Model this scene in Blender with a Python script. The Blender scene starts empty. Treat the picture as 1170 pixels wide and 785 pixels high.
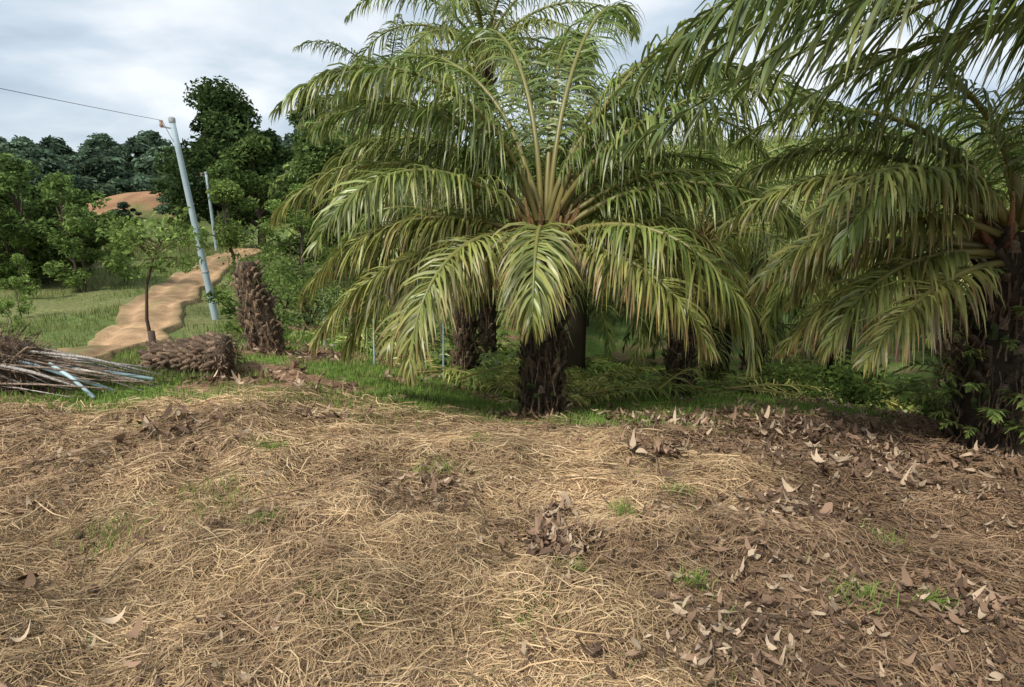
import bpy, math, random
import numpy as np
from mathutils import Vector
random.seed(7); rng=np.random.default_rng(7)
sc=bpy.context.scene
# ---------------------------------------------------------------- noise / terrain
def _h(i,j,s):
    v=np.sin(i*127.1+j*311.7+s*74.7)*43758.5453
    return v-np.floor(v)
def vn(x,y,s=0):
    ix=np.floor(x);iy=np.floor(y);fx=x-ix;fy=y-iy
    fx=fx*fx*(3-2*fx);fy=fy*fy*(3-2*fy)
    return (_h(ix,iy,s)*(1-fx)+_h(ix+1,iy,s)*fx)*(1-fy)+(_h(ix,iy+1,s)*(1-fx)+_h(ix+1,iy+1,s)*fx)*fy
def fbm(x,y,s=0,o=4):
    r=0;a=.5;t=0
    for k in range(o):
        r=r+a*vn(x*2**k+k*17.3,y*2**k-k*9.1,s+k);t+=a;a*=.5
    return r/t
CP=np.array([(-8,-10,0),(8,-10,0),(0,-10,0),(-8,0,-.1),(-3,0,0),(0,0,0),(3,0,0),(8,0,-.1),
(-5,3,-.05),(-2,3,0),(0,3,0),(2,3,-.05),(5,3,-.2),(9,3,-.5),
(-5.5,5.5,-.15),(-2.5,5.5,-.15),(0,5,-.3),(2.5,5,-.38),(4.1,5.2,-.52),(7,5.5,-1.0),
(3.7,7,-.75),(-3.7,6.8,-.28),(-3.5,8.5,-.48),(-1,7,-.68),(.37,7,-.9),(2.5,8,-1.1),(-.8,11,-1.75),(3,10.5,-1.85),(5.1,13,-2.7),(7,8,-1.6),(-3,11,-1.1),
(-5.5,9,-.57),(-6.6,10,-.8),(-6.5,13,-.9),(-8.5,14.6,-.9),(-11,22,-.9),(-12.6,30,-.9),(-12,10,-.8),(-18,15,-1),(-25,30,-1),(-30,60,-1.5),(-4,18,-1.8),(-6,30,-2),
(3,20,-3.6),(10,18,-3.7),(0,35,-4.2),(20,30,-4),(12,12,-2.8),(60,60,1),(20,60,-1),(0,80,2),(-15,80,0),(30,110,6),(100,100,8),(-20,150,7),(-100,120,4),(-60,90,-1),(-45,75,-1.5),
(0,400,12),(-400,300,10),(400,300,14),(400,0,0),(-400,0,0),(0,-100,0),(200,-100,0),(-200,-100,0),(60,10,-4),(30,5,-3),(-30,0,-.5),(-60,30,-1)],float)
_c=1.5
def _phi(d2): return np.sqrt(d2+_c*_c)
_A=_phi((CP[:,None,0]-CP[None,:,0])**2+(CP[:,None,1]-CP[None,:,1])**2)
_n=len(CP)
_M=np.zeros((_n+1,_n+1));_M[:_n,:_n]=_A;_M[_n,:_n]=1;_M[:_n,_n]=1
_w=np.linalg.solve(_M,np.append(CP[:,2],0))
def H(x,y):
    x=np.asarray(x,float);y=np.asarray(y,float);sh=x.shape
    xf=x.ravel();yf=y.ravel();z=np.full(xf.shape,_w[_n])
    for k in range(_n):
        z=z+_w[k]*_phi((xf-CP[k,0])**2+(yf-CP[k,1])**2)
    r=np.hypot(xf,yf)
    near=np.clip((11-r)/4,0,1)
    z=z+.24*(fbm(xf*.9,yf*.9,3)-.5)*np.clip(r/3,.4,1)+near*.18*(fbm(xf*2.4,yf*2.4,5)-.5)
    z=z+np.clip((r-40)/60,0,1)*5*(fbm(xf*.03,yf*.03,9)-.5)
    z=z+3.7*np.exp(-(((xf+46)/9)**2+((yf-76)/8)**2))*(.7+.6*fbm(xf*.12,yf*.12,12))
    return z.reshape(sh)
def h1(x,y): return float(H(np.array([x]),np.array([y]))[0])
# ---------------------------------------------------------------- geometry accumulator
class Geo:
    def __init__(s): s.v=[];s.f=[];s.c=[];s.n=0
    def add(s,v,f,c):
        v=np.asarray(v,float).reshape(-1,3);c=np.asarray(c,float)
        if c.ndim==1: c=np.tile(c,(len(v),1))
        s.v.append(v);s.f.append(np.asarray(f,int).reshape(-1,4)+s.n);s.c.append(c.reshape(-1,3));s.n+=len(v)
    def strips(s,P,W,S,C):
        N,K,_=P.shape
        if S.ndim==2:S=np.repeat(S[:,None],K,1)
        if C.ndim==2:C=np.repeat(C[:,None],K,1)
        A=P-S*W[...,None]/2;B=P+S*W[...,None]/2
        V=np.stack([A,B],2).reshape(-1,3)
        Cc=np.repeat(C[:,:,None],2,2).reshape(-1,3)
        b=(np.arange(N)*K*2)[:,None]+(np.arange(K-1)*2)[None]
        F=np.stack([b,b+1,b+3,b+2],-1).reshape(-1,4)
        s.add(V,F,Cc)
    def tube(s,P,R,C,n=6,cap=True):
        P=np.asarray(P,float);R=np.asarray(R,float);K=len(P)
        T=np.gradient(P,axis=0);T/=np.linalg.norm(T,axis=1)[:,None]+1e-9
        ref=np.array([0,0,1.]) if abs(T[0][2])<.8 else np.array([1.,0,0])
        V=[]
        for k in range(K):
            u=np.cross(T[k],ref);u/=np.linalg.norm(u)+1e-9;w=np.cross(u,T[k])
            for a in range(n):
                th=2*math.pi*a/n;V.append(P[k]+R[k]*(math.cos(th)*u+math.sin(th)*w))
        F=[(k*n+a,k*n+(a+1)%n,(k+1)*n+(a+1)%n,(k+1)*n+a) for k in range(K-1) for a in range(n)]
        if cap:
            V.append(P[-1]);e=len(V)-1
            for a in range(0,n,2):F.append((e,(K-1)*n+a,(K-1)*n+(a+1)%n,(K-1)*n+(a+2)%n))
        C=np.asarray(C,float)
        if C.ndim==2:
            C=np.concatenate([np.repeat(C,n,0),C[-1:]] if cap else [np.repeat(C,n,0)])
        s.add(V,F,C)
    def mesh(s,name,mat,smooth=False):
        V=np.concatenate(s.v);F=np.concatenate(s.f);C=np.concatenate(s.c)
        m=bpy.data.meshes.new(name)
        m.vertices.add(len(V));m.vertices.foreach_set('co',V.ravel())
        m.loops.add(F.size);m.loops.foreach_set('vertex_index',F.ravel().astype(np.int32))
        m.polygons.add(len(F));m.polygons.foreach_set('loop_start',np.arange(0,F.size,4,dtype=np.int32))
        m.polygons.foreach_set('loop_total',np.full(len(F),4,dtype=np.int32))
        m.update(calc_edges=True)
        a=m.color_attributes.new('Col','FLOAT_COLOR','POINT')
        a.data.foreach_set('color',np.concatenate([np.clip(C,0,1),np.ones((len(C),1))],1).ravel())
        if smooth: m.polygons.foreach_set('use_smooth',np.ones(len(F),bool))
        m.materials.append(mat);return m
    def obj(s,name,mat,parent=None,smooth=False):
        o=bpy.data.objects.new(name,s.mesh(name,mat,smooth));sc.collection.objects.link(o)
        if parent:o.parent=parent
        return o
def empty(name,loc=(0,0,0)):
    e=bpy.data.objects.new(name,None);sc.collection.objects.link(e);e.empty_display_size=.2
    return e
# ---------------------------------------------------------------- materials
def mat(name,rough=.8,trans=0,noise=0,nscale=20,bump=0,bscale=60,spec=.3,objrand=0,gloss=None):
    m=bpy.data.materials.new(name);m.use_nodes=True;nt=m.node_tree;N=nt.nodes;L=nt.links
    p=N['Principled BSDF'];out=N['Material Output']
    at=N.new('ShaderNodeAttribute');at.attribute_name='Col';col=at.outputs['Color']
    tc=N.new('ShaderNodeTexCoord')
    def mul(c,f):
        mx=N.new('ShaderNodeVectorMath');mx.operation='SCALE';L.new(c,mx.inputs[0]);L.new(f,mx.inputs['Scale']);return mx.outputs[0]
    if noise:
        n=N.new('ShaderNodeTexNoise');n.inputs['Scale'].default_value=nscale;n.inputs['Detail'].default_value=5;n.inputs['Roughness'].default_value=.65
        L.new(tc.outputs['Object'],n.inputs['Vector'])
        r=N.new('ShaderNodeMapRange');r.inputs[1].default_value=.3;r.inputs[2].default_value=.7;r.inputs[3].default_value=1-noise;r.inputs[4].default_value=1+noise
        L.new(n.outputs['Fac'],r.inputs[0]);col=mul(col,r.outputs[0])
    if objrand:
        oi=N.new('ShaderNodeObjectInfo');r=N.new('ShaderNodeMapRange');r.inputs[3].default_value=1-objrand;r.inputs[4].default_value=1+objrand
        L.new(oi.outputs['Random'],r.inputs[0]);col=mul(col,r.outputs[0])
    if gloss is not None:   # light foliage shader: diffuse + translucent + sheen
        N.remove(p);d=N.new('ShaderNodeBsdfDiffuse');L.new(col,d.inputs[0]);sh=d.outputs[0]
        if trans:
            t=N.new('ShaderNodeBsdfTranslucent');L.new(col,t.inputs[0]);mx=N.new('ShaderNodeMixShader');mx.inputs[0].default_value=trans
            L.new(sh,mx.inputs[1]);L.new(t.outputs[0],mx.inputs[2]);sh=mx.outputs[0]
        if gloss:
            gl=N.new('ShaderNodeBsdfGlossy');gl.inputs['Roughness'].default_value=rough;gl.inputs[0].default_value=(1,1,1,1)
            mx=N.new('ShaderNodeMixShader');mx.inputs[0].default_value=gloss;L.new(sh,mx.inputs[1]);L.new(gl.outputs[0],mx.inputs[2]);sh=mx.outputs[0]
        L.new(sh,out.inputs[0]);return m
    L.new(col,p.inputs['Base Color']);p.inputs['Roughness'].default_value=rough;p.inputs['Specular IOR Level'].default_value=spec
    if bump:
        n2=N.new('ShaderNodeTexNoise');n2.inputs['Scale'].default_value=bscale;n2.inputs['Detail'].default_value=5
        L.new(tc.outputs['Object'],n2.inputs['Vector'])
        b=N.new('ShaderNodeBump');b.inputs['Strength'].default_value=bump;b.inputs['Distance'].default_value=.03
        L.new(n2.outputs['Fac'],b.inputs['Height']);L.new(b.outputs[0],p.inputs['Normal'])
    return m
M_palm=mat('palm_leaf',rough=.42,trans=.32,gloss=.04)
M_palmfar=mat('palm_leaf_far',rough=.5,trans=.3,objrand=.3,gloss=.03)
M_leaf=mat('tree_leaf',trans=.3,objrand=.25,gloss=0)
M_grass=mat('grass_blade',trans=.25,gloss=0)
M_straw=mat('dry_straw',gloss=0)
M_bark=mat('palm_bark',rough=.9,noise=.45,nscale=25,bump=.8,bscale=60)
M_ground=mat('ground_soil',rough=.95,noise=.4,nscale=9,bump=1,bscale=40,spec=.1)
M_road=mat('road_dirt',rough=.95,noise=.3,nscale=3,bump=.6,bscale=22,spec=.1)
M_pole=mat('galvanised_pole',rough=.55,noise=.12,nscale=6)
# ---------------------------------------------------------------- ground
EX=np.array([-30,-7,-5.5,-4.5,-3,-2,-1,.4,2.5,4,5.5,9,40]);EY=np.array([4.6,4.6,5.2,5.4,5.7,5.7,5.8,6.1,5.9,6.8,6.5,5,4.])
def edge(x): return np.interp(x,EX,EY)
def straw_mask(x,y):
    e=edge(x)+1.3*(fbm(x*1.1,y*1.1,21)-.5)*1.6
    return np.clip((e-y)/.7,0,1)
def brown(x,y):  # decayed litter on the right
    n=fbm(x*.8,y*.8,31);n2=fbm(x*1.9,y*1.9,33)
    return np.clip(np.clip((x-.5+(y-3)*.10+(n-.5)*5)/1.5,0,1)*.95+np.clip((n2-.55)*8,0,.6),0,1)
def ground_col(x,y):
    n=fbm(x*1.3,y*1.3,41);n2=fbm(x*5,y*5,43)
    s=straw_mask(x,y)[:,None];b=brown(x,y)[:,None]
    straw=np.array([.36,.25,.135])*(.6+.8*n2[:,None]);br=np.array([.15,.095,.06])*(.6+.8*n2[:,None])
    S=straw*(1-b)+br*b
    green=np.array([.15,.23,.05])*(.7+.6*n2[:,None])
    soil=np.array([.28,.17,.105])*(.7+.6*n2[:,None])
    g=np.clip((n-.41)/.12,0,1)[:,None]
    G=soil*(1-g)+green*g
    left=np.clip((-x-4.6)/1.0,0,1)[:,None]
    fg=np.array([.15,.20,.06])*(.8+.4*n2[:,None]);big=fbm(x*.15,y*.15,44)[:,None]
    mix=np.clip((fbm(x*.45,y*.45,46)-.46)*5,0,1)[:,None]
    fg=fg*(1-mix*.5)+np.array([.25,.22,.11])*mix*.5
    fg=fg*(1+.8*(big-.5))
    G=G*(1-left)+fg*left
    far=np.clip((np.hypot(x,y)-18)/10,0,1)[:,None]
    G=G*(1-far)+(np.array([.08,.125,.04])*(1-left)+fg*left*.8)*far
    eh=np.exp(-(((x+46)/10)**2+((y-72)/7)**2))*(.3+1.3*fbm(x*.3,y*.3,50));eh=np.clip((eh-.38)*4,0,1)[:,None]
    G=G*(1-eh)+np.array([.33,.185,.105])*(.5+1.0*n2[:,None])*eh
    return S*s+G*(1-s)
nu=460
u=np.linspace(-1,1,nu);xs=2.2*np.sinh(u*6.0);uy=np.linspace(-.62,1,nu);ys=3.2+2.2*np.sinh(uy*6.0)
X,Y=np.meshgrid(xs,ys);Z=H(X,Y)
g=Geo();idx=np.arange(nu*nu).reshape(nu,nu)
F=np.stack([idx[:-1,:-1],idx[:-1,1:],idx[1:,1:],idx[1:,:-1]],-1).reshape(-1,4)
g.add(np.stack([X,Y,Z],-1).reshape(-1,3),F,ground_col(X.ravel(),Y.ravel()))
g.obj('ground',M_ground,smooth=True)
# ---------------------------------------------------------------- dirt road
rc=np.array([(-5.7,7.2),(-6.15,8.4),(-6.7,10),(-7.5,12.2),(-8.6,14.6),(-9.8,18),(-11,22),(-12.4,27),(-13,33),(-12,42),(-8,52)])
tt=np.linspace(0,len(rc)-1,160);cx=np.interp(tt,range(len(rc)),rc[:,0]);cy=np.interp(tt,range(len(rc)),rc[:,1])
kk=np.ones(9)/9;cx=np.convolve(np.pad(cx,4,'edge'),kk,'valid');cy=np.convolve(np.pad(cy,4,'edge'),kk,'valid')
tx=np.gradient(cx);ty=np.gradient(cy);l=np.hypot(tx,ty);nx=-ty/l;ny=tx/l
nw=21;g=Geo();V=[];C=[]
for j in range(nw):
    q=j/(nw-1)*2-1
    hw=(.5+np.clip(tt/4,0,1)*.2)+.5*(fbm(tt*2.3,tt*0+(0 if q<0 else 5.),60)-.5)
    x=cx+nx*q*hw;y=cy+ny*q*hw;z=H(x,y)+.10-(.2 if abs(q)>.95 else 0)-.05*math.exp(-((abs(q)-.5)/.15)**2)
    V.append(np.stack([x,y,z],-1))
    n=fbm(x*1.2,y*1.2,61)[:,None];rut=math.exp(-((abs(q)-.5)/.2)**2);edgeg=max(0,abs(q)-.6)*2.5
    gm=np.clip((fbm(x*1.3,y*.6,65)[:,None]-.42)*4,0,1)*(math.exp(-(q/.25)**2)*.8)
    c=(np.array([.34,.22,.125])*(1+.25*rut))*(.5+1.0*n);e2=min(.85,edgeg);c=c*(1-.6*e2)+np.array([.2,.18,.08])*.6*e2;c=c*(1-gm)+np.array([.17,.17,.07])*gm
    C.append(c)
V=np.stack(V,1);C=np.stack(C,1);ii=np.arange(160*nw).reshape(160,nw)
F=np.stack([ii[:-1,:-1],ii[:-1,1:],ii[1:,1:],ii[1:,:-1]],-1)
g.add(V.reshape(-1,3),F,C.reshape(-1,3));g.obj('dirt_road',M_road,smooth=True)
def road_d(x,y):
    d=np.full(np.shape(x),1e9)
    for k in range(0,160,2): d=np.minimum(d,np.hypot(x-cx[k],y-cy[k]))
    return d
# ---------------------------------------------------------------- fronds
UP=np.array([0,0,1.])
def frond(g,p0,az,e0,e1,L,n=75,seg=4,lmax=.62,w=.034,droop=.75,old=0,petr=.04,curl=0,bend=1.3,dark=1.,pet=.16):
    K=26;t=np.linspace(0,1,K)
    e=np.radians(e0+(e1-e0)*t**bend);a=np.radians(az+curl*t**1.5)
    T=np.stack([np.cos(e)*np.cos(a),np.cos(e)*np.sin(a),np.sin(e)],-1)
    P=np.asarray(p0)+np.concatenate([np.zeros((1,3)),np.cumsum((T[1:]+T[:-1])/2*L/(K-1),0)])
    gc=np.array([.128,.195,.042])*dark;yc=np.array([.44,.40,.12])*dark;bc=np.array([.32,.18,.08])*dark
    RC=np.array([.30,.25,.08])[None]*dark*(1-t[:,None])**.5+gc*1.2*(1-(1-t[:,None])**.5)
    g.tube(P,petr*(1-t)**.8+.004,RC,n=5 if seg>2 else 3,cap=False)
    s=np.linspace(pet,1,n);s=np.clip(s+rng.normal(0,.004,n),pet*.8,1)
    def ip(A): return np.stack([np.interp(s,t,A[:,k]) for k in range(3)],-1)
    Pb=ip(P);Tb=ip(T);Tb/=np.linalg.norm(Tb,axis=1)[:,None]
    B=np.cross(Tb,np.broadcast_to(UP,Tb.shape));bn=np.linalg.norm(B,axis=1)[:,None]
    Bf=np.array([-math.sin(math.radians(az)),math.cos(math.radians(az)),0])*-1
    B=np.where(bn>.15,B/np.maximum(bn,1e-6),Bf)
    Nn=np.cross(B,Tb)
    u=(s-pet)/(1-pet)
    ll=lmax*(np.clip(u/.18,0,1)**.8*.7+.3)*(1-.72*np.clip((u-.5)/.5,0,1)**1.6)
    for sg in (-1,1):
        phi=np.radians(22+42*u**1.5+rng.normal(0,8,n))
        pl=rng.choice([-.15,.12,.38],n)+rng.normal(0,.1,n)
        d=sg*B*np.cos(phi)[:,None]+Tb*np.sin(phi)[:,None]+Nn*pl[:,None]
        d/=np.linalg.norm(d,axis=1)[:,None]
        l=ll*rng.uniform(.75,1.12,n)
        k=np.linspace(0,1,seg+1)
        dr=droop*rng.uniform(.5,1.6,n)
        pts=[Pb];cur=Pb.copy()
        for q in range(seg):
            m=(k[q]+k[q+1])/2
            dd=d*(1-.35*m)+np.array([0,0,-1.])*(dr*(m**1.3)*2.0)[:,None]
            dd/=np.linalg.norm(dd,axis=1)[:,None]
            cur=cur+dd*(l/seg)[:,None];pts.append(cur)
        PP=np.stack(pts,1)
        prof=np.interp(k,[0,.15,.5,.8,1],[.5,1,.95,.55,.06])
        W=w*prof[None]*rng.uniform(.75,1.2,n)[:,None]
        S=Tb-(Tb*d).sum(1)[:,None]*d+rng.normal(0,.28,(n,3));S/=np.linalg.norm(S,axis=1)[:,None]
        f=rng.uniform(.5,1.5,n)[:,None,None]
        yy=np.clip(old*.6+.3*k[None]**2+rng.normal(0,.14,n)[:,None],0,1)[...,None]
        Cc=gc*(1-yy)+yc*yy
        tip=(np.clip(old*1.2-.15,0,1)*(k[None]>.7)*(rng.random(n)[:,None]<.5))[...,None]
        Cc=(Cc*(1-tip)+bc*tip)*f
        g.strips(PP,W,S,Cc)
def stubs(g,x,y,z0,z1,r0,r1,n,size=.13,col=(.095,.065,.04)):
    zz=np.linspace(z0-.25,z1,9);R=np.interp(zz,[z0-.25,z0+.2,z1],[r0*1.15,r0,r1])
    g.tube(np.stack([np.full(9,x),np.full(9,y),zz],-1),R*.85,np.array(col)*.5,n=14)
    for i in range(n):
        t=(i+.5)/n;th=i*2.39996+random.uniform(-.15,.15);z=z0-.08+(z1-z0)*t
        r=(r0+(r1-r0)*t)*.8;el=math.radians(random.uniform(35,70))
        o=np.array([math.cos(th),math.sin(th),0]);s=np.array([-o[1],o[0],0])
        d=o*math.cos(el)+UP*math.sin(el);nn=-o*math.sin(el)+UP*math.cos(el)
        Ls=size*random.uniform(.7,1.6);w=size*random.uniform(.5,.75);hh=size*random.uniform(.2,.35)
        p=np.array([x,y,z])+o*r;w2=w*random.uniform(.45,.7);h2=hh*.7
        d=d+s*random.uniform(-.2,.2)
        V=[]
        for (ww,hhh,q) in ((w,hh,0),(w2*1.15,hh*.9,.5),(w2,h2,1)):
            for a,b in ((-1,-1),(1,-1),(1,1),(-1,1)): V.append(p+d*Ls*q+s*a*ww/2+nn*b*hhh/2+np.random.normal(0,.006,3))
        F=[(k*4+a,k*4+(a+1)%4,k*4+4+(a+1)%4,k*4+4+a) for k in range(2) for a in range(4)]+[(8,9,10,11)]
        f=random.uniform(.45,1.7);c=np.array(col)*f
        if random.random()<.2:c=np.array([.24,.18,.12])*random.uniform(.7,1.2)
        if random.random()<.12:c=np.array([.07,.10,.03])
        g.add(V,F,c)
    m=n*3;th=rng.uniform(0,6.283,m);z=rng.uniform(z0+.1,z1,m);r=np.interp(z,[z0,z1],[r0,r1])*rng.uniform(.9,1.2,m)
    P0=np.stack([x+np.cos(th)*r,y+np.sin(th)*r,z],-1);P=[P0]
    for q in range(3):
        P0=P0+np.stack([np.cos(th)*.015,np.sin(th)*.015,-rng.uniform(.03,.09,m)],-1)+rng.normal(0,.012,(m,3));P.append(P0)
    S=np.stack([-np.sin(th),np.cos(th),0*th],-1)
    g.strips(np.stack(P,1),np.full((m,4),.008)*rng.uniform(.5,2,m)[:,None],S,np.array([.15,.10,.06])*rng.uniform(.4,1.6,m)[:,None])
def fern(g,p,az,L,seg=3,dark=1.):
    frond(g,p,az,random.uniform(20,60),random.uniform(-60,-20),L,n=16,seg=2,lmax=L*.28,w=L*.06,droop=.3,petr=.004,pet=.08,dark=dark)
def palm(x,y,zc,r=.27,fronds=30,L=3.3,n=75,seg=4,custom=(),lmax=.62,w=.034,stubn=170,ferns=0,dark=1.,e_hi=80,e_lo=2,skip=None,name='oil_palm',azoff=0,lenf=None,core=46):
    z0=h1(x,y);par=empty(name)
    g=Geo();stubs(g,x,y,z0,zc-.05,r,r*.85,stubn)
    if ferns:
        for i in range(ferns):
            th=random.uniform(0,6.283);z=random.uniform(z0+.15,zc-.2)
            fern(g,(x+math.cos(th)*r,y+math.sin(th)*r,z),math.degrees(th),random.uniform(.25,.6),dark=1.1)
    g.obj('trunk',M_bark,par)
    g=Geo()
    for i in range(fronds):
        q=(i+.5)/fronds;az=(i*137.508+azoff)%360
        e0=e_hi+(e_lo-e_hi)*q**.85+random.uniform(-5,5)
        e1=e0-(85+25*q)-random.uniform(0,25) if q<.75 else e0-random.uniform(60,85)
        if skip and skip(az,e0): continue
        LL=L*(.85+.25*math.sin(math.pi*min(1,q+.2)))*random.uniform(.92,1.06)
        if lenf: LL*=lenf(az,e0)
        rr=r*.6*q+.03;a=math.radians(az)
        frond(g,(x+math.cos(a)*rr,y+math.sin(a)*rr,zc+.1-.35*q),az,e0,max(e1,-88),LL,n=n,seg=seg,lmax=lmax*random.uniform(.9,1.1),w=w,droop=random.uniform(.7,1.05)*(1.3 if q<.35 else 1),
              old=max(0,(q-.1))*random.uniform(.3,1.0),curl=random.uniform(-25,25),dark=dark*(.88+.25*q),petr=.034)
    for c in custom:
        a=math.radians(c[0])
        frond(g,(x+math.cos(a)*.1,y+math.sin(a)*.1,zc+c[5]),c[0],c[1],c[2],c[3],n=n+10,seg=seg,lmax=lmax,w=w,droop=.95,old=c[4],dark=dark,petr=.034,curl=random.uniform(-10,10))
    g.obj('fronds',M_palm,par)
    g=Geo()   # petiole bases and unopened spears, reddish brown
    for i in range(core):
        a=random.uniform(0,6.283);e=math.radians(random.uniform(45,88));o=np.array([math.cos(a)*math.cos(e),math.sin(a)*math.cos(e),math.sin(e)])
        p=np.array([x+math.cos(a)*r*.5,y+math.sin(a)*r*.5,zc-.3]);l=random.uniform(.35,.7)
        g.tube([p,p+o*l*.5,p+o*l],[.05,.03,.012],np.array([[.12,.06,.035],[.24,.10,.05],[.25,.18,.07]])*random.uniform(.5,1.2),n=5)
    g.obj('crown_core',M_bark,par)
    return par
# main palm
palm(.37,7.0,1.35,r=.27,fronds=28,L=3.25,n=125,lmax=.68,w=.026,stubn=190,
 custom=[(-97,25,-88,2.0,.6,-.1),(186,22,-62,3.0,.7,-.1),(178,42,-50,3.3,.55,0),(200,8,-60,2.8,.8,-.15),(-8,22,-70,2.6,.7,-.1),(-25,15,-72,2.5,.8,-.1),(5,40,-55,3.3,.35,0),
         (165,57,-50,3.3,.3,0),(15,66,-42,4.3,.15,.1),(140,77,-45,4.4,.1,.1),(40,74,-45,4.6,.1,.1),(80,80,-30,4.7,.1,.1),(200,74,-48,3.5,.2,.1),(-15,75,-38,4.7,.1,.1),(60,83,-20,4.9,.1,.1),(110,84,-30,4.6,.1,.1),(25,60,-50,4.0,.2,.0),(-50,8,-60,2.3,.8,-.2),(222,5,-60,2.3,.9,-.2)],
 skip=lambda az,e0: 232<az<308 and e0<74,
 lenf=lambda az,e0: .88 if 120<az<240 else 1.)
# right palm
palm(4.4,5.35,1.45,r=.29,fronds=24,L=2.6,n=105,ferns=90,azoff=40,w=.024,lmax=.54,core=22,
 custom=[(184,22,-50,2.4,.8,-.1),(172,34,-45,2.6,.6,0),(196,38,-45,2.4,.6,0),(150,45,-40,2.7,.4,0),(163,60,-40,2.8,.2,0),(178,2,-62,2.1,1.,-.25),(160,10,-50,2.3,1.,-.2),(205,0,-50,1.9,1.,-.3)],
 skip=lambda az,e0: 198<az<345 and e0<62,lenf=lambda az,e0:.9 if 100<az<200 else 1.)
# tall palm standing just right of the view, overhanging it
palm(6.4,2.3,2.65,r=.3,fronds=18,L=4.2,n=105,lmax=.85,w=.03,dark=.72,azoff=10,e_hi=85,e_lo=30,  # dark: backlit look put into the frond colour
 custom=[(163,14,-32,6.1,.0,0),(156,24,-36,5.9,0,0),(147,15,-28,5.1,0,0),(170,26,-40,6.0,0,0),(151,29,-36,5.9,0,.1),(139,20,-32,4.7,0,.1),(160,29,-44,6.4,0,.1),(144,30,-34,5.4,0,.1),(165,20,-36,5.4,0,.1),(141,35,-30,5.6,0,.1)],
 skip=lambda az,e0: 175<az<275)
# palms behind
palm(3.0,10.5,1.1,r=.26,fronds=28,L=3.2,n=76,seg=3,azoff=70,w=.03,dark=1.3,e_lo=12)
palm(-.85,11,1.3,r=.24,fronds=26,L=3.1,n=72,seg=3,azoff=200,w=.03,dark=1.1,lenf=lambda az,e0:.85 if 120<az<240 else 1.)
palm(5.3,13,1.1,r=.25,fronds=28,L=3.5,n=68,seg=3,azoff=20,dark=1.35)
palm(-.6,14.5,4.8,r=.26,fronds=24,L=3.4,n=76,seg=3,azoff=110,dark=.95,lmax=.7)
palm(-4.4,23,4.9,r=.28,fronds=24,L=3.6,n=56,seg=3,azoff=300,dark=.7,lmax=.8,w=.045)
palm(7.9,10.5,.9,r=.26,fronds=28,L=3.3,n=68,seg=3,azoff=150,dark=1.35)
# plantation instances
def palm_mesh(name,fr,n,w,hgt,K=1.5):
    g=Geo();zz=np.linspace(-.5,hgt,6)
    g.tube(np.stack([0*zz,0*zz,zz],-1),np.full(6,.28),np.array([.07,.05,.03]),n=8)
    for i in range(fr):
        q=(i+.5)/fr;az=i*137.508+random.uniform(-8,8);e0=82-84*q**.85+random.uniform(-6,6)
        frond(g,(0,0,hgt-.2*q),az,e0,max(-85,e0-random.uniform(75,110)),random.uniform(3.2,4.2),n=n,seg=2,lmax=.8,w=w,droop=.8,old=q*.6*random.random(),curl=random.uniform(-25,25),petr=.05,dark=K*random.uniform(.7,1.15))
    return g.mesh(name,M_palmfar)
PM=[palm_mesh('palm_variant_a',24,42,.055,2.9),palm_mesh('palm_variant_b',24,42,.055,3.5),palm_mesh('palm_variant_c',24,40,.055,2.4)]
PF=[palm_mesh('palm_far_a',18,16,.13,2.6,1.25),palm_mesh('palm_far_b',18,16,.13,3.2,1.25)]
par=empty('palm_plantation')
yy=17.
while yy<150:
    sp=5.0 if yy<60 else 7.5
    xx=-.30*yy+2
    while xx<1.0*yy+6:
        x=xx+random.uniform(-1.3,1.3);y=yy+random.uniform(-1.3,1.3);xx+=sp
        if (y<18 and x<1) or (y<30 and x<-3):continue
        m=random.choice(PM if y<45 else PF)
        o=bpy.data.objects.new('palm',m);sc.collection.objects.link(o);o.parent=par
        s=random.uniform(.85,1.2);o.location=(x,y,h1(x,y));o.scale=(s,s,s*random.uniform(.9,1.3));o.rotation_euler=(random.uniform(-.06,.06),random.uniform(-.06,.06),random.uniform(0,6.28))
    yy+=sp*.88
for (x,y) in [(8.6,15.5),(1.6,15.0),(11.2,12.5),(5.6,16.5)]:
    o=bpy.data.objects.new('palm',random.choice(PM));sc.collection.objects.link(o);o.parent=par;o.location=(x,y,h1(x,y)-.1);o.rotation_euler[2]=random.uniform(0,6)
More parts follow.
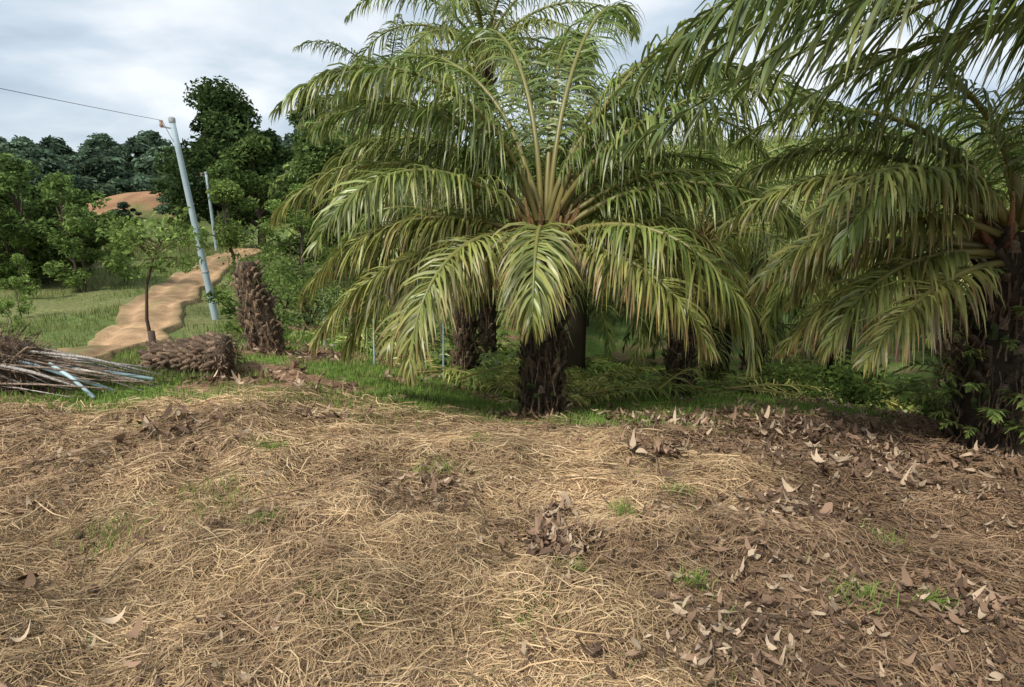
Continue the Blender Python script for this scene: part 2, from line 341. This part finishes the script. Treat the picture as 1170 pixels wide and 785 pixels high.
# ---------------------------------------------------------------- broadleaf trees
def leaf_cloud(g,cen,rad,n,size,col,flat=.75):
    d=rng.normal(0,1,(n,3));d/=np.linalg.norm(d,axis=1)[:,None]
    r=rng.uniform(.2,1.15,n)**.6
    P=np.asarray(cen)+d*r[:,None]*np.array([rad,rad,rad*flat])
    a=rng.normal(0,1,(n,3));a[:,2]*=.5;a/=np.linalg.norm(a,axis=1)[:,None]
    S=np.cross(a,rng.normal(0,1,(n,3)));S/=np.linalg.norm(S,axis=1)[:,None]
    l=size*rng.uniform(.6,1.4,n)
    PP=np.stack([P-a*l[:,None]/2,P+UP*.1*l[:,None],P+a*l[:,None]/2-UP*.15*l[:,None]],1)
    W=np.stack([l*.1,l*.5,l*.08],1)
    g.strips(PP,W,S,np.asarray(col)*(rng.uniform(.6,1.4,n))[:,None])
def tree(h,cr,cl,nleaf,size,col,trunk=.12,bare=.35,bark=(.13,.10,.08),cs=1.):
    g=Geo()
    top=np.array([random.uniform(-.1,.1)*h,random.uniform(-.1,.1)*h,h*.75])
    pts=[np.array([0,0,-.3]),np.array([.02*h,0,h*.3]),top*np.array([.6,.6,.75]),top]
    g.tube(pts,[trunk*1.2,trunk*.9,trunk*.6,trunk*.25],bark,n=7)
    for i in range(cl):
        a=random.uniform(0,6.283);rr=cr*math.sqrt(random.random())
        z=h*(bare+(1-bare)*random.random()**.8);k=math.sin(math.pi*min(.97,max(.1,(z/h-bare)/(1-bare)*.85+.15)))
        c=np.array([math.cos(a)*rr*k,math.sin(a)*rr*k,z])
        b=pts[1]*.4+top*.6*min(1,z/h*.8);b=np.array([b[0],b[1],min(z*.75,h*.6)])
        g.tube([b,(b+c)/2+np.array([0,0,.05*h]),c],[trunk*.4,trunk*.22,trunk*.08],bark,n=5)
        leaf_cloud(g,c,cr*random.uniform(.2,.4)*cs,nleaf,size,np.array(col)*random.uniform(.55,1.5))
    return g
def put(name,g,x,y,parent=None,mat=M_leaf):
    o=g.obj(name,mat,parent);o.location=(x,y,h1(x,y));return o
DK=(.07,.11,.037);MG=(.13,.19,.05);LG=(.18,.25,.07)
put('broadleaf_tree',tree(8.8,3.6,40,420,.28,DK,.28,.2,cs=1.1),-17.2,38)
put('broadleaf_tree',tree(9.2,3.2,34,420,.28,DK,.28,.2,cs=1.1),-12.2,40)
put('broadleaf_tree',tree(9.0,2.8,28,380,.28,(.08,.125,.04),.2,.15),-8.2,34)
put('broadleaf_tree',tree(5.5,2.2,22,350,.24,(.10,.15,.045),.2,.1),-13.0,32)
put('broadleaf_tree',tree(5.5,2.0,22,350,.2,(.11,.16,.05),.15,.1),-7.6,25)
# orchard row of young trees
op=empty('orchard_tree_row')
V=[tree(3.0,1.3,15,110,.15,MG,.04,.2,cs=.95).mesh('orchard_tree_a',M_leaf),tree(2.5,1.2,13,110,.15,LG,.035,.15,cs=.95).mesh('orchard_tree_b',M_leaf),tree(3.8,1.4,17,120,.16,(.11,.165,.05),.05,.2,cs=.95).mesh('orchard_tree_c',M_leaf)]
for i in range(420):
    y=17+43*random.random()**1.4;x=random.uniform(-1.05*y-2,-.50*y-1)
    if road_d(np.array([x]),np.array([y]))[0]<2.0 or (-.685<x/y<-.53 and y>30):continue
    if y<30 and x>-.70*y: continue
    o=bpy.data.objects.new('orchard_tree',V[i%3]);sc.collection.objects.link(o);o.parent=op
    s=random.uniform(.5,.95);o.location=(x,y,h1(x,y));o.scale=(s,s,s);o.rotation_euler[2]=random.uniform(0,6)
for (x,y,s) in [(-12.5,15.5,.38),(-14.5,17.5,.45),(-11.8,18.5,.4),(-13.5,21,.5),(-10.8,13.2,.3),(-15.5,24,.5),(-17.2,27,.5),(-16.6,31,.5),(-20,33,.55),(-22.5,36,.55),(-9.2,11,.22),(-24,40,.5),(-14.2,19.5,.45),(-16.2,22,.5),(-18.5,29,.55)]:
    o=bpy.data.objects.new('orchard_tree',V[1]);sc.collection.objects.link(o);o.parent=op;o.location=(x,y,h1(x,y));o.scale=(s,s,s*1.15);o.rotation_euler[2]=random.uniform(0,6)
put('leafy_tree',tree(3.2,1.2,14,200,.12,LG,.06,.25),-8.9,19.5)
put('leafy_tree',tree(3.4,1.3,14,200,.12,MG,.06,.1),-7.6,22)
# distant tree line
dp=empty('distant_tree_line')
FV=[tree(9,3.8,22,110,.75,(.085,.125,.08),.25,.15).mesh('far_tree_a',M_leaf),tree(7,3.6,18,110,.75,(.10,.145,.09),.2,.1).mesh('far_tree_b',M_leaf)]  # distance haze painted in as a bluish leaf colour
for i in range(230):
    y=random.uniform(88,210);x=random.uniform(-1.15*y,-.28*y)
    if i%4==0:y=random.uniform(62,85);x=random.choice([random.uniform(-80,-57),random.uniform(-34,-17)])
    o=bpy.data.objects.new('far_tree',FV[i%2]);sc.collection.objects.link(o);o.parent=dp
    s=random.uniform(.6,1.1);o.location=(x,y,h1(x,y));o.scale=(s*1.2,s*1.2,s);o.rotation_euler[2]=random.uniform(0,6)
for (x,y,s) in [(-50,66,.3),(-41,66,.28),(-36,67,.4),(-45,64,.2),(-53,69,.4),(-39,72,.3)]:
    o=bpy.data.objects.new('far_tree',FV[1]);sc.collection.objects.link(o);o.parent=dp;o.location=(x,y,h1(x,y));o.scale=(s*1.3,s*1.3,s)
# thin young tree by the road
g=Geo();z=h1(-5.45,9)
tp=np.array([(-5.45,9,z-.1),(-5.5,9.02,z+.5),(-5.42,9,z+1.0),(-5.3,9.05,z+1.4),(-5.1,9.1,z+1.75)])
g.tube(tp,[.03,.024,.019,.015,.01],(.12,.08,.06),n=6)
g.tube([tp[0]+[0,0,.15],tp[0]+[.0,0,.42]],[.055,.05],(.14,.10,.08),n=7)
for i in range(26):
    b=tp[3]*(1-i/26)+tp[4]*(i/26) if i%3 else tp[3];c=b+np.array([random.uniform(-.5,.65),random.uniform(-.4,.4),random.uniform(-.2,.5)])
    g.tube([b,(b+c)/2+[0,0,.06],c],[.008,.005,.003],(.10,.08,.04),n=4);leaf_cloud(g,c,.18,30,.08,np.array(LG)*random.uniform(.8,1.2))
g.obj('young_tree',M_leaf)
# ---------------------------------------------------------------- shrubs near pole
def bush(name,x,y,r,n,size,col):
    g=Geo();z=h1(x,y)
    for i in range(11):
        c=np.array([x+random.uniform(-r,r)*.8,y+random.uniform(-r,r)*.8,z+random.uniform(.1,1.1)*r])
        g.tube([(x,y,z-.05),((x+c[0])/2,(y+c[1])/2,z+r*.5),c],[.02,.012,.005],(.10,.08,.04),n=4)
        leaf_cloud(g,c,r*random.uniform(.25,.5),n,size,np.array(col)*random.uniform(.6,1.4))
    g.obj(name,M_leaf)
for (x,y,r,c) in [(-5.4,12.4,.7,MG),(-6.2,14.4,.9,LG),(-4.9,11.4,.55,LG),(-4.6,13.5,1.0,MG),(-6.2,16.5,1.1,MG),(-7.4,18,1.1,MG),(-4.3,10.2,.4,MG),(-5.0,17,1.4,DK),(-3.6,13.2,1.0,DK),(-3.6,16,1.5,DK),(-2.6,12.8,.7,MG),(5.9,7.4,.5,MG),(5.0,8.6,.6,MG),(-8.3,24,1.3,LG),(4.9,6.3,.35,LG),(4.3,9.6,.6,LG),(6.5,11.5,.8,MG)]:
    bush('shrub',x,y,r,80,.09,c)
def blades(n,x,y,hm,w,col,spread=.5,zoff=0,seg=3):
    z=H(x,y)+zoff;a=rng.uniform(0,6.283,n);o=np.stack([np.cos(a),np.sin(a),0*a],-1);hh=hm*rng.uniform(.5,1.3,n);ln=rng.uniform(.1,1,n)*spread
    P=[]
    for k in np.linspace(0,1,seg+1): P.append(np.stack([x,y,z-.01],-1)+o*(hh*ln*k**1.7)[:,None]+UP*(hh*(k-.35*ln*k*k))[:,None])
    W=(w*rng.uniform(.6,1.3,n))[:,None]*np.interp(np.linspace(0,1,seg+1),[0,.4,1],[.8,1,.08])[None]
    S=np.stack([-np.sin(a+.5),np.cos(a+.5),0*a],-1)
    return np.stack(P,1),W,S,col
def gcol(n,base,yel=.3):
    m=rng.uniform(0,yel,n)[:,None];return (np.array(base)*(1-m)+np.array([.34,.28,.13])*m)*rng.uniform(.65,1.35,n)[:,None]
g=Geo()
n=60000;y=6+rng.random(n)**1.4*34;x=rng.uniform(-1.05,-.36,n)*y-1.0
k=(road_d(x,y)>.5+.5*vn(x*2,y*2,5))&(straw_mask(x,y)<.6)&(fbm(x*.45,y*.45,46)<rng.uniform(.42,.70,n));x=x[k];y=y[k];n=len(x)
sz=np.clip(y/12,.8,3)*(.5+1.1*fbm(x*.9,y*.9,49))
g.strips(*blades(n,x,y,.13*sz**.6,.012*sz,gcol(n,(.16,.22,.07),.6)*(.5+1.0*fbm(x*.8,y*.8,48))[:,None],seg=2))
n=85000;x=rng.uniform(-6,10,n);y=rng.uniform(4.8,14,n);nn=fbm(x*1.3,y*1.3,41)
k=(straw_mask(x,y)<.8)&(nn>.405)&(road_d(x,y)>.5);x=x[k];y=y[k];n=len(x)
g.strips(*blades(n,x,y,.085,.012,gcol(n,(.19,.31,.065),.35),seg=2))
g.obj('meadow_grass',M_grass)
# sprouting tufts on the terrace
g=Geo()
T=[(-2.8,4.44,.16),(-2.08,2.84,.15),(-.85,2.31,.13),(.07,2.2,.15),(.28,2.47,.06),(.96,3.22,.07),(1.47,2.25,.12),(1.75,2.2,.06),(-.66,2.15,.10),(-1.7,3.17,.2),(-1.65,3.9,.14),(-.54,3.7,.2),(-.22,4.2,.14),(.6,3.0,.07),(.81,2.37,.06),(2.0,2.9,.09),(-3.4,5.0,.25),(-1.3,4.9,.25),(-2.2,5.3,.3),(-.8,5.4,.35),(-1.3,2.9,.08)]
for (x0,y0,r) in T:
    n=int(60+r*600);x=x0+rng.normal(0,r*.6,n);y=y0+rng.normal(0,r*.5,n)
    g.strips(*blades(n,x,y,.065+.07*r,.0042,gcol(n,(.17,.28,.055),.45),1.1,.035))
n=3500;x=rng.uniform(-5,5,n);y=rng.uniform(1.2,6.4,n);k=(fbm(x*1.5,y*1.5,77)>.54)&(x<1.5);x=x[k];y=y[k];n=len(x)
g.strips(*blades(n,x,y,.07,.0038,gcol(n,(.16,.26,.055),.5),1.1,.03))
g.obj('grass_tufts',M_grass)
# undergrowth ferns beneath plantation
g=Geo()
for i in range(340):
    x=random.uniform(-4,12);y=random.uniform(9.8,17)
    if x<-3 and y<11:continue
    z=h1(x,y)
    for j in range(3): fern(g,(x,y,z+.02),random.uniform(0,360),random.uniform(.4,.95)*(1.3 if y>12 else 1),dark=random.uniform(.9,1.9))
for i in range(50):
    x=random.uniform(-1.5,7);y=random.uniform(8.6,13);z=h1(x,y)+.2
    frond(g,(x,y,z),random.uniform(0,360),5,-12,random.uniform(1.4,2.4),n=36,seg=2,lmax=.4,w=.03,droop=.5,old=random.choice([.3,.9,1.3]),petr=.02,dark=1.5)
g.obj('undergrowth_ferns',M_palm)
# ---------------------------------------------------------------- straw mulch
def straw(n,dmin,dmax,lmin,lmax,w,seed,zo=0,pw=1.4,K=4):
    y=dmin+(dmax-dmin)*rng.random(n)**pw;x=rng.uniform(-1,1,n)*(1.0*y+1.1)
    k=rng.random(n)<straw_mask(x,y)*1.0;k&=rng.random(n)<np.clip(1.35-brown(x,y)*.75,0,1)
    x=x[k];y=y[k];n=len(x)
    a=fbm(x*1.3,y*1.3,81+seed)*14+rng.normal(0,1.0,n);l=rng.uniform(lmin,lmax,n)*(.7+.6*fbm(x*1.5,y*1.5,83))
    kap=rng.normal(0,1.1,n);pile=np.clip(fbm(x*2.2,y*2.2,85)-.42,0,1)*.34
    z0=rng.random(n)**1.5*(.015+pile)+zo;arch=rng.uniform(-.01,.02,n);slope=rng.normal(0,.08,n)
    P=[]
    for q in range(K):
        t=q/(K-1)-.5;aa=a+kap*t
        px=x+np.cos(aa)*l*t;py=y+np.sin(aa)*l*t
        P.append((px,py,z0+arch*(1-4*t*t)+slope*l*t))
    P=np.array(P).transpose(2,0,1)
    zz=H(P[...,0].ravel(),P[...,1].ravel()).reshape(n,K)
    P[...,2]=np.maximum(P[...,2],.003)+zz
    tw=rng.uniform(-.9,.9,n);S=np.stack([-np.sin(a)*np.cos(tw),np.cos(a)*np.cos(tw),np.sin(tw)],-1)
    W=(w*rng.uniform(.45,1.5,n))[:,None]*np.interp(np.linspace(0,1,K),[0,.3,.7,1],[.5,1,.9,.25])[None]
    b=brown(x,y)[:,None];m=rng.random(n)[:,None];patch=fbm(x*2.1,y*2.1,87)[:,None]
    light=np.array([.58,.43,.255]);mid=np.array([.44,.305,.17]);dk=np.array([.25,.16,.10])
    c=np.where(m<.32,light,np.where(m<.82,mid,dk))
    c=c*(1-b*.75)+dk*.9*b*.75
    c=c*(.42+1.15*patch)*rng.uniform(.8,1.2,n)[:,None]
    return P,W,S,c
g=Geo()
g.strips(*straw(165000,1.0,4.6,.05,.22,.0034,0,pw=1.15))
g.strips(*straw(75000,3.3,8.0,.08,.3,.006,0,pw=1.0))
g.strips(*straw(4000,1.0,7,.2,.4,.0045,3,.012))
g.obj('straw_mulch',M_straw)
# dry leaves
def litter(g,x,y,size,col,zo=.02,asp=.35):
    n=len(x);a=rng.uniform(0,6.283,n);l=size*rng.uniform(.5,1.5,n);K=6
    tl=rng.normal(0,.3,n);cu=rng.uniform(-.4,1.2,n);bn=rng.normal(0,.5,n);P=[]
    z=H(x,y)+zo+rng.random(n)*.03
    for q in range(K):
        t=q/(K-1)-.5;P.append(np.stack([x+np.cos(a+bn*t)*l*t,y+np.sin(a+bn*t)*l*t,z+tl*l*t+cu*l*(t*t*2)],-1))
    P=np.stack(P,1);tw=rng.normal(0,.6,n)[:,None]+rng.normal(0,.5,n)[:,None]*np.linspace(-1,1,K)[None]
    S=np.stack([-np.sin(a)[:,None]*np.cos(tw),np.cos(a)[:,None]*np.cos(tw),np.sin(tw)],-1)
    W=(l*asp*rng.uniform(.4,1.3,n))[:,None]*np.array([.3,.85,1,.9,.65,.15])[None]*rng.uniform(.6,1.25,(n,K))
    g.strips(P,W,S,col)
def lc(n,k=1):
    m=rng.random(n)[:,None];c=np.where(m<.25,np.array([.38,.29,.20]),np.where(m<.65,np.array([.23,.15,.10]),np.array([.12,.078,.055])))
    return c*rng.uniform(.6,1.25,n)[:,None]*k
g=Geo()
n=30000;y=1.1+rng.random(n)**1.1*7;x=rng.uniform(-.7,1.1,n)*(y+1);k=(rng.random(n)<brown(x,y)*.9+.01)&(straw_mask(x,y)>.2);x=x[k];y=y[k]
litter(g,x,y,.05,lc(len(x)))
n=500;y=1.6+rng.random(n)*5;x=rng.uniform(-1,1.1,n)*(y+.8);k=fbm(x*1.2,y*1.2,91)>.5;x=x[k];y=y[k]
litter(g,x,y,.08,lc(len(x),1.2),.04,.35)
for (x0,y0,r,n,s) in [(.22,2.72,.15,180,.075),(.2,3.0,.12,60,.06),(1.0,4.0,.2,60,.09),(-2.6,4.3,.35,60,.1),(-.5,3.5,.2,25,.08),(1.5,3.1,.25,50,.08),(.75,1.9,.3,160,.05),(2.4,3.8,.35,70,.1),(1.9,2.2,.25,60,.07),(-1.6,4.9,.3,40,.1),(1.4,1.75,.2,16,.09),(2.6,5.2,.7,260,.1),(1.6,5.6,.6,180,.09),(3.4,4.6,.5,140,.09),(-3.6,3.4,.3,20,.09)]:
    x=x0+rng.normal(0,r*.6,n);y=y0+rng.normal(0,r*.5,n);litter(g,x,y,s,lc(n,1.2),.05,.38)
n=6000;x=rng.uniform(-4,9,n);y=rng.uniform(6,13,n);k=(straw_mask(x,y)<.6)&(fbm(x*1.3,y*1.3,41)<.46);x=x[k];y=y[k]
litter(g,x,y,.11,lc(len(x),1.2),.03,.3)
g.obj('leaf_litter',M_straw)
g=Geo()
for i in range(120):
    y=random.uniform(1.6,6);x=random.uniform(-1,1)*(y+.5);s=random.uniform(.006,.02);z=h1(x,y)+.03
    P=[(x,y,z-s),(x+s*.2,y,z-s*.3),(x,y+s*.2,z+s*.3),(x-s*.1,y,z+s*.8)];g.tube(P,[s*.6,s*1.3,s*1.1,s*.3],np.array([.13,.08,.055])*random.uniform(.6,1.5),n=7)
for i in range(240):
    y=random.uniform(1.4,7);x=random.uniform(-1,1)*(y+.5);a=random.uniform(0,3.14);l=random.uniform(.05,.22);z=h1(x,y)+.045
    dx=math.cos(a)*l;dy=math.sin(a)*l
    g.tube([(x-dx,y-dy,z+random.uniform(-.02,.03)),(x+random.uniform(-.02,.02),y,z+.015),(x+dx,y+dy,z+random.uniform(-.02,.04))],[.004,.003,.002],np.array([.2,.14,.09])*random.uniform(.5,1.5),n=5)
g.obj('soil_clods_and_twigs',M_bark)
# ---------------------------------------------------------------- dead stump, fallen stump
def shaggy(g,cen,rad,n,col,lmin=.08,lmax=.25,w=.01,hang=.7,out=.6):
    d=rng.normal(0,1,(n,3));d/=np.linalg.norm(d,axis=1)[:,None];P0=np.asarray(cen)+d*np.asarray(rad)*rng.uniform(.85,1.05,n)[:,None]
    l=rng.uniform(lmin,lmax,n)/4;v=d*out+rng.normal(0,.6,(n,3));v/=np.linalg.norm(v,axis=1)[:,None];P=[P0]
    for q in range(4):
        v=v+np.array([0,0,-hang*.35]);v/=np.linalg.norm(v,axis=1)[:,None];P0=P0+v*l[:,None];P.append(P0)
    S=np.cross(v,rng.normal(0,1,(n,3)));S/=np.linalg.norm(S,axis=1)[:,None]
    g.strips(np.stack(P,1),np.full((n,5),w)*rng.uniform(.4,1.5,n)[:,None],S,np.asarray(col)*rng.uniform(.4,1.7,n)[:,None])
def lump(g,cen,rad,col,seed,box=1.):
    nu_,nv=36,20;V=[]
    for j in range(nv):
        ph=math.pi*(j+.5)/nv-math.pi/2
        for i in range(nu_):
            th=2*math.pi*i/nu_;k=1+.35*(float(vn(np.array(math.cos(th)*2+5+seed),np.array(math.sin(th)*2+ph*2+7),seed))-.5)*2+random.uniform(-.09,.09)
            f=lambda v:math.copysign(abs(v)**box,v)
            V.append((cen[0]+f(math.cos(th))*f(math.cos(ph))*rad[0]*k,cen[1]+f(math.sin(th))*f(math.cos(ph))*rad[1]*k,cen[2]+f(math.sin(ph))*rad[2]*k))
    F=[(j*nu_+i,j*nu_+(i+1)%nu_,(j+1)*nu_+(i+1)%nu_,(j+1)*nu_+i) for j in range(nv-1) for i in range(nu_)]
    g.add(V,F,col)
g=Geo();x,y=-3.5,8.5;z=h1(x,y)
zz=np.linspace(-.1,1.28,12);g.tube(np.stack([x-.22*zz/1.3+.03*np.sin(zz*5),y+0*zz,z+zz],-1),np.interp(zz,[-.1,.15,.8,1.2,1.28],[.28,.22,.17,.15,.1]),np.array([.11,.075,.05]),n=14)
stubs(g,x-.04,y,z,z+.5,.24,.19,80,.12,(.18,.12,.08));stubs(g,x-.11,y,z+.42,z+.9,.19,.15,70,.12,(.18,.12,.08));stubs(g,x-.18,y,z+.8,z+1.3,.15,.11,60,.11,(.18,.12,.08))
for k in range(7): shaggy(g,(x-.2*k/7,y,z+.1+k*.17),(.22-.01*k,.22-.01*k,.1),45,(.24,.16,.10),.06,.2,.011,1.1,.3)
g.obj('dead_palm_stump',M_bark)
# fallen stump: a short palm log lying on its side, leaf-base scales all round, root end at the right
g=Geo();x,y=-3.75,6.9;z=h1(x,y)+.20
ax=np.array([.97,.22,.03]);ax/=np.linalg.norm(ax);sv=np.cross(ax,UP);sv/=np.linalg.norm(sv);uv=np.cross(sv,ax)
tq=np.linspace(-.42,.42,9);R=np.array([.12,.17,.185,.19,.19,.20,.22,.26,.22])
g.tube(np.array([x,y,z])+ax*tq[:,None],R,np.array([.11,.075,.05]),n=16)
for i in range(260):
    t=-.42+.84*(i+.5)/260;th=i*2.4;rr=np.interp(t,tq,R)*.88;o=sv*math.cos(th)+uv*math.sin(th);s2=np.cross(o,ax)
    d=o*random.uniform(.3,.9)-ax*.75+s2*random.uniform(-.3,.3);d/=np.linalg.norm(d);p=np.array([x,y,z])+ax*t+o*rr
    Ls=random.uniform(.05,.13);w=random.uniform(.04,.075);V=[];nn=np.cross(d,s2)
    for (q,ws) in ((0,1),(.5,.8),(1,.4)):
        for a,b in ((-1,-1),(1,-1),(1,1),(-1,1)): V.append(p+d*Ls*q+s2*a*w*ws/2+nn*b*w*.3*ws+np.random.normal(0,.005,3))
    g.add(V,[(k*4+a,k*4+(a+1)%4,k*4+4+(a+1)%4,k*4+4+a) for k in range(2) for a in range(4)]+[(8,9,10,11)],np.array([.20,.135,.09])*random.uniform(.4,1.5))
shaggy(g,(x,y,z),(.42,.2,.18),250,(.24,.17,.11),.03,.09,.008,.6,.3);shaggy(g,np.array([x,y,z])+ax*.38,(.1,.24,.24),450,(.2,.14,.09),.04,.12,.009,.6,.5)
g.obj('fallen_palm_stump',M_bark)
# ---------------------------------------------------------------- brush pile with poles
par=empty('brush_pile');g=Geo();x,y=-5.0,5.6;z=h1(x,y)
lump(g,(x+.0,y,z+.2),(.42,.4,.30),(.12,.08,.055),5);shaggy(g,(x,y,z+.2),(.45,.42,.32),2200,(.2,.14,.09),.08,.26,.009,.4,.5)
g.obj('root_mass',M_bark,par)
g=Geo()
for i in range(46):
    sx=x+random.uniform(-.4,.4);sy=y+random.uniform(-.35,.4);ex=sx+random.uniform(.6,1.3);ey=sy+random.uniform(-.2,.5)
    z1=h1(sx,sy)+random.uniform(.1,.46);z2=h1(ex,ey)+random.uniform(.02,.16);r=random.uniform(.006,.018)
    m=[(sx+ex)/2,(sy+ey)/2,(z1+z2)/2+random.uniform(-.03,.05)]
    g.tube([(sx,sy,z1),m,(ex,ey,z2)],[r,r*.85,r*.5],np.array(random.choice([(.42,.37,.31),(.3,.22,.16),(.5,.45,.4),(.2,.14,.1)]))*random.uniform(.8,1.1),n=6)
g.obj('sticks',M_bark,par)
g=Geo()
for (a,b) in [((-5.2,5.5,.46),(-3.9,5.7,.03)),((-4.8,5.9,.22),(-3.65,5.95,.1)),((-4.4,5.6,.3),(-3.85,5.35,.02))]:
    za=h1(a[0],a[1]);zb=h1(b[0],b[1]);g.tube([(a[0],a[1],za+a[2]),((a[0]+b[0])/2,(a[1]+b[1])/2,(za+zb+a[2]+b[2])/2+.03),(b[0],b[1],zb+b[2])],[.018,.018,.018],(.42,.55,.58),n=8)
g.obj('pvc_pipes',M_pole,par)
# ---------------------------------------------------------------- poles and wires
def pole(x,y,tx,ty,tz,r=.075):
    par=empty('utility_pole');g=Geo();z=h1(x,y);b=np.array([x,y,z-.3]);t=np.array([tx,ty,tz])
    k=np.linspace(0,1,7);g.tube(b+(t-b)*k[:,None],r*(1.1-.3*k),np.array([.34,.42,.45]),n=14);g.obj('shaft',M_pole,par,True)
    g=Geo();g.tube([t+[0,0,-.04],t+[0,0,.05],t+[0,0,.07]],[r*.95,r*.95,r*.3],(.3,.3,.3),n=12)
    g.tube([t+[-.03,0,-.15],t+[-.2,-.05,-.12]],[.018,.018],(.25,.25,.25),n=6)
    g.tube([t+[-.2,-.05,-.14],t+[-.2,-.05,-.09],t+[-.2,-.05,-.07],t+[-.2,-.05,0]],[.02,.045,.025,.035],(.35,.2,.15),n=10)
    g.tube([b+(t-b)*.3,b+(t-b)*.31],[r*1.12,r*1.12],(.25,.25,.25),n=14);g.obj('fittings',M_pole,par)
pole(-6.40,13,-6.85,13,3.2,.068);pole(-14.4,30,-14.5,30,2.8)
g=Geo()
def wire(a,b,sag,r):
    k=np.linspace(0,1,24)[:,None];P=np.array(a)+(np.array(b)-np.array(a))*k;P[:,2]-=sag*4*(k*(1-k))[:,0];g.tube(P,np.full(24,r),(.09,.09,.095),n=4)
wire((-7.05,12.95,3.2),(-7.5,-8,3.7),.2,.0045);wire((-7.05,13,3.2),(-14.7,30,2.75),.35,.006);wire((-14.7,30,2.75),(-20,60,5),.4,.012)
g.obj('overhead_wire',M_pole)
g=Geo()
for (x,y,h) in [(-2.25,9.6,.75),(-1.2,10.2,1.1),(-4.7,15,1.2),(-3.3,10.4,.5)]:
    z=h1(x,y);g.tube([(x,y,z-.1),(x+.03,y,z+h)],[.015,.013],(.30,.42,.44),n=7)
g.obj('marker_stakes',M_pole)
# ---------------------------------------------------------------- sky, sun, camera
w=bpy.data.worlds.new('World');sc.world=w;w.use_nodes=True;nt=w.node_tree;N=nt.nodes;L=nt.links;N.clear()
out=N.new('ShaderNodeOutputWorld');sky=N.new('ShaderNodeTexSky');sky.sky_type='NISHITA';sky.sun_disc=False
sun_dir=Vector((-.50,-.62,.93)).normalized()
sky.sun_elevation=math.asin(sun_dir.z);sky.sun_rotation=math.atan2(sun_dir.x,sun_dir.y)%(2*math.pi)
b1=N.new('ShaderNodeBackground');b1.inputs[1].default_value=.12;L.new(sky.outputs[0],b1.inputs[0])
tc=N.new('ShaderNodeTexCoord');sp=N.new('ShaderNodeSeparateXYZ');L.new(tc.outputs['Generated'],sp.inputs[0])
def mth(op,a,b):
    m=N.new('ShaderNodeMath');m.operation=op
    for i,v in enumerate((a,b)):
        if isinstance(v,(int,float)):m.inputs[i].default_value=v
        else:L.new(v,m.inputs[i])
    return m.outputs[0]
zd=mth('ADD',mth('MAXIMUM',sp.outputs[2],0.),.28);cb=N.new('ShaderNodeCombineXYZ');L.new(mth('DIVIDE',sp.outputs[0],zd),cb.inputs[0]);L.new(mth('DIVIDE',sp.outputs[1],zd),cb.inputs[1])
n1=N.new('ShaderNodeTexNoise');n1.inputs['Scale'].default_value=1.6;n1.inputs['Detail'].default_value=5;n1.inputs['Roughness'].default_value=.5;n1.inputs['Distortion'].default_value=.3;L.new(cb.outputs[0],n1.inputs['Vector'])
r=N.new('ShaderNodeValToRGB');L.new(n1.outputs['Fac'],r.inputs[0]);e=r.color_ramp.elements
e[0].position=.34;e[0].color=(.36,.44,.54,1);e[1].position=.62;e[1].color=(.80,.83,.86,1);x_=e.new(.48);x_.color=(.54,.62,.70,1)
b2=N.new('ShaderNodeBackground');L.new(r.outputs[0],b2.inputs[0]);b2.inputs[1].default_value=1.3
mx=N.new('ShaderNodeMixShader');mx.inputs[0].default_value=.88;L.new(b1.outputs[0],mx.inputs[1]);L.new(b2.outputs[0],mx.inputs[2]);L.new(mx.outputs[0],out.inputs[0])
sl=bpy.data.lights.new('sun','SUN');sl.energy=3.9;sl.angle=math.radians(7);sl.color=(1,.95,.86)
so=bpy.data.objects.new('sun',sl);sc.collection.objects.link(so);so.rotation_euler=(-sun_dir).to_track_quat('-Z','Y').to_euler()
cam=bpy.data.cameras.new('camera');co=bpy.data.objects.new('camera',cam);sc.collection.objects.link(co);sc.camera=co
cam.lens=21.45;cam.sensor_width=36;cam.clip_end=2000;cam.clip_start=.05
co.location=(0,0,1.7);co.rotation_euler=(math.radians(90-13.5),0,0)
sc.view_settings.view_transform='Standard';sc.view_settings.look='None';sc.view_settings.exposure=0
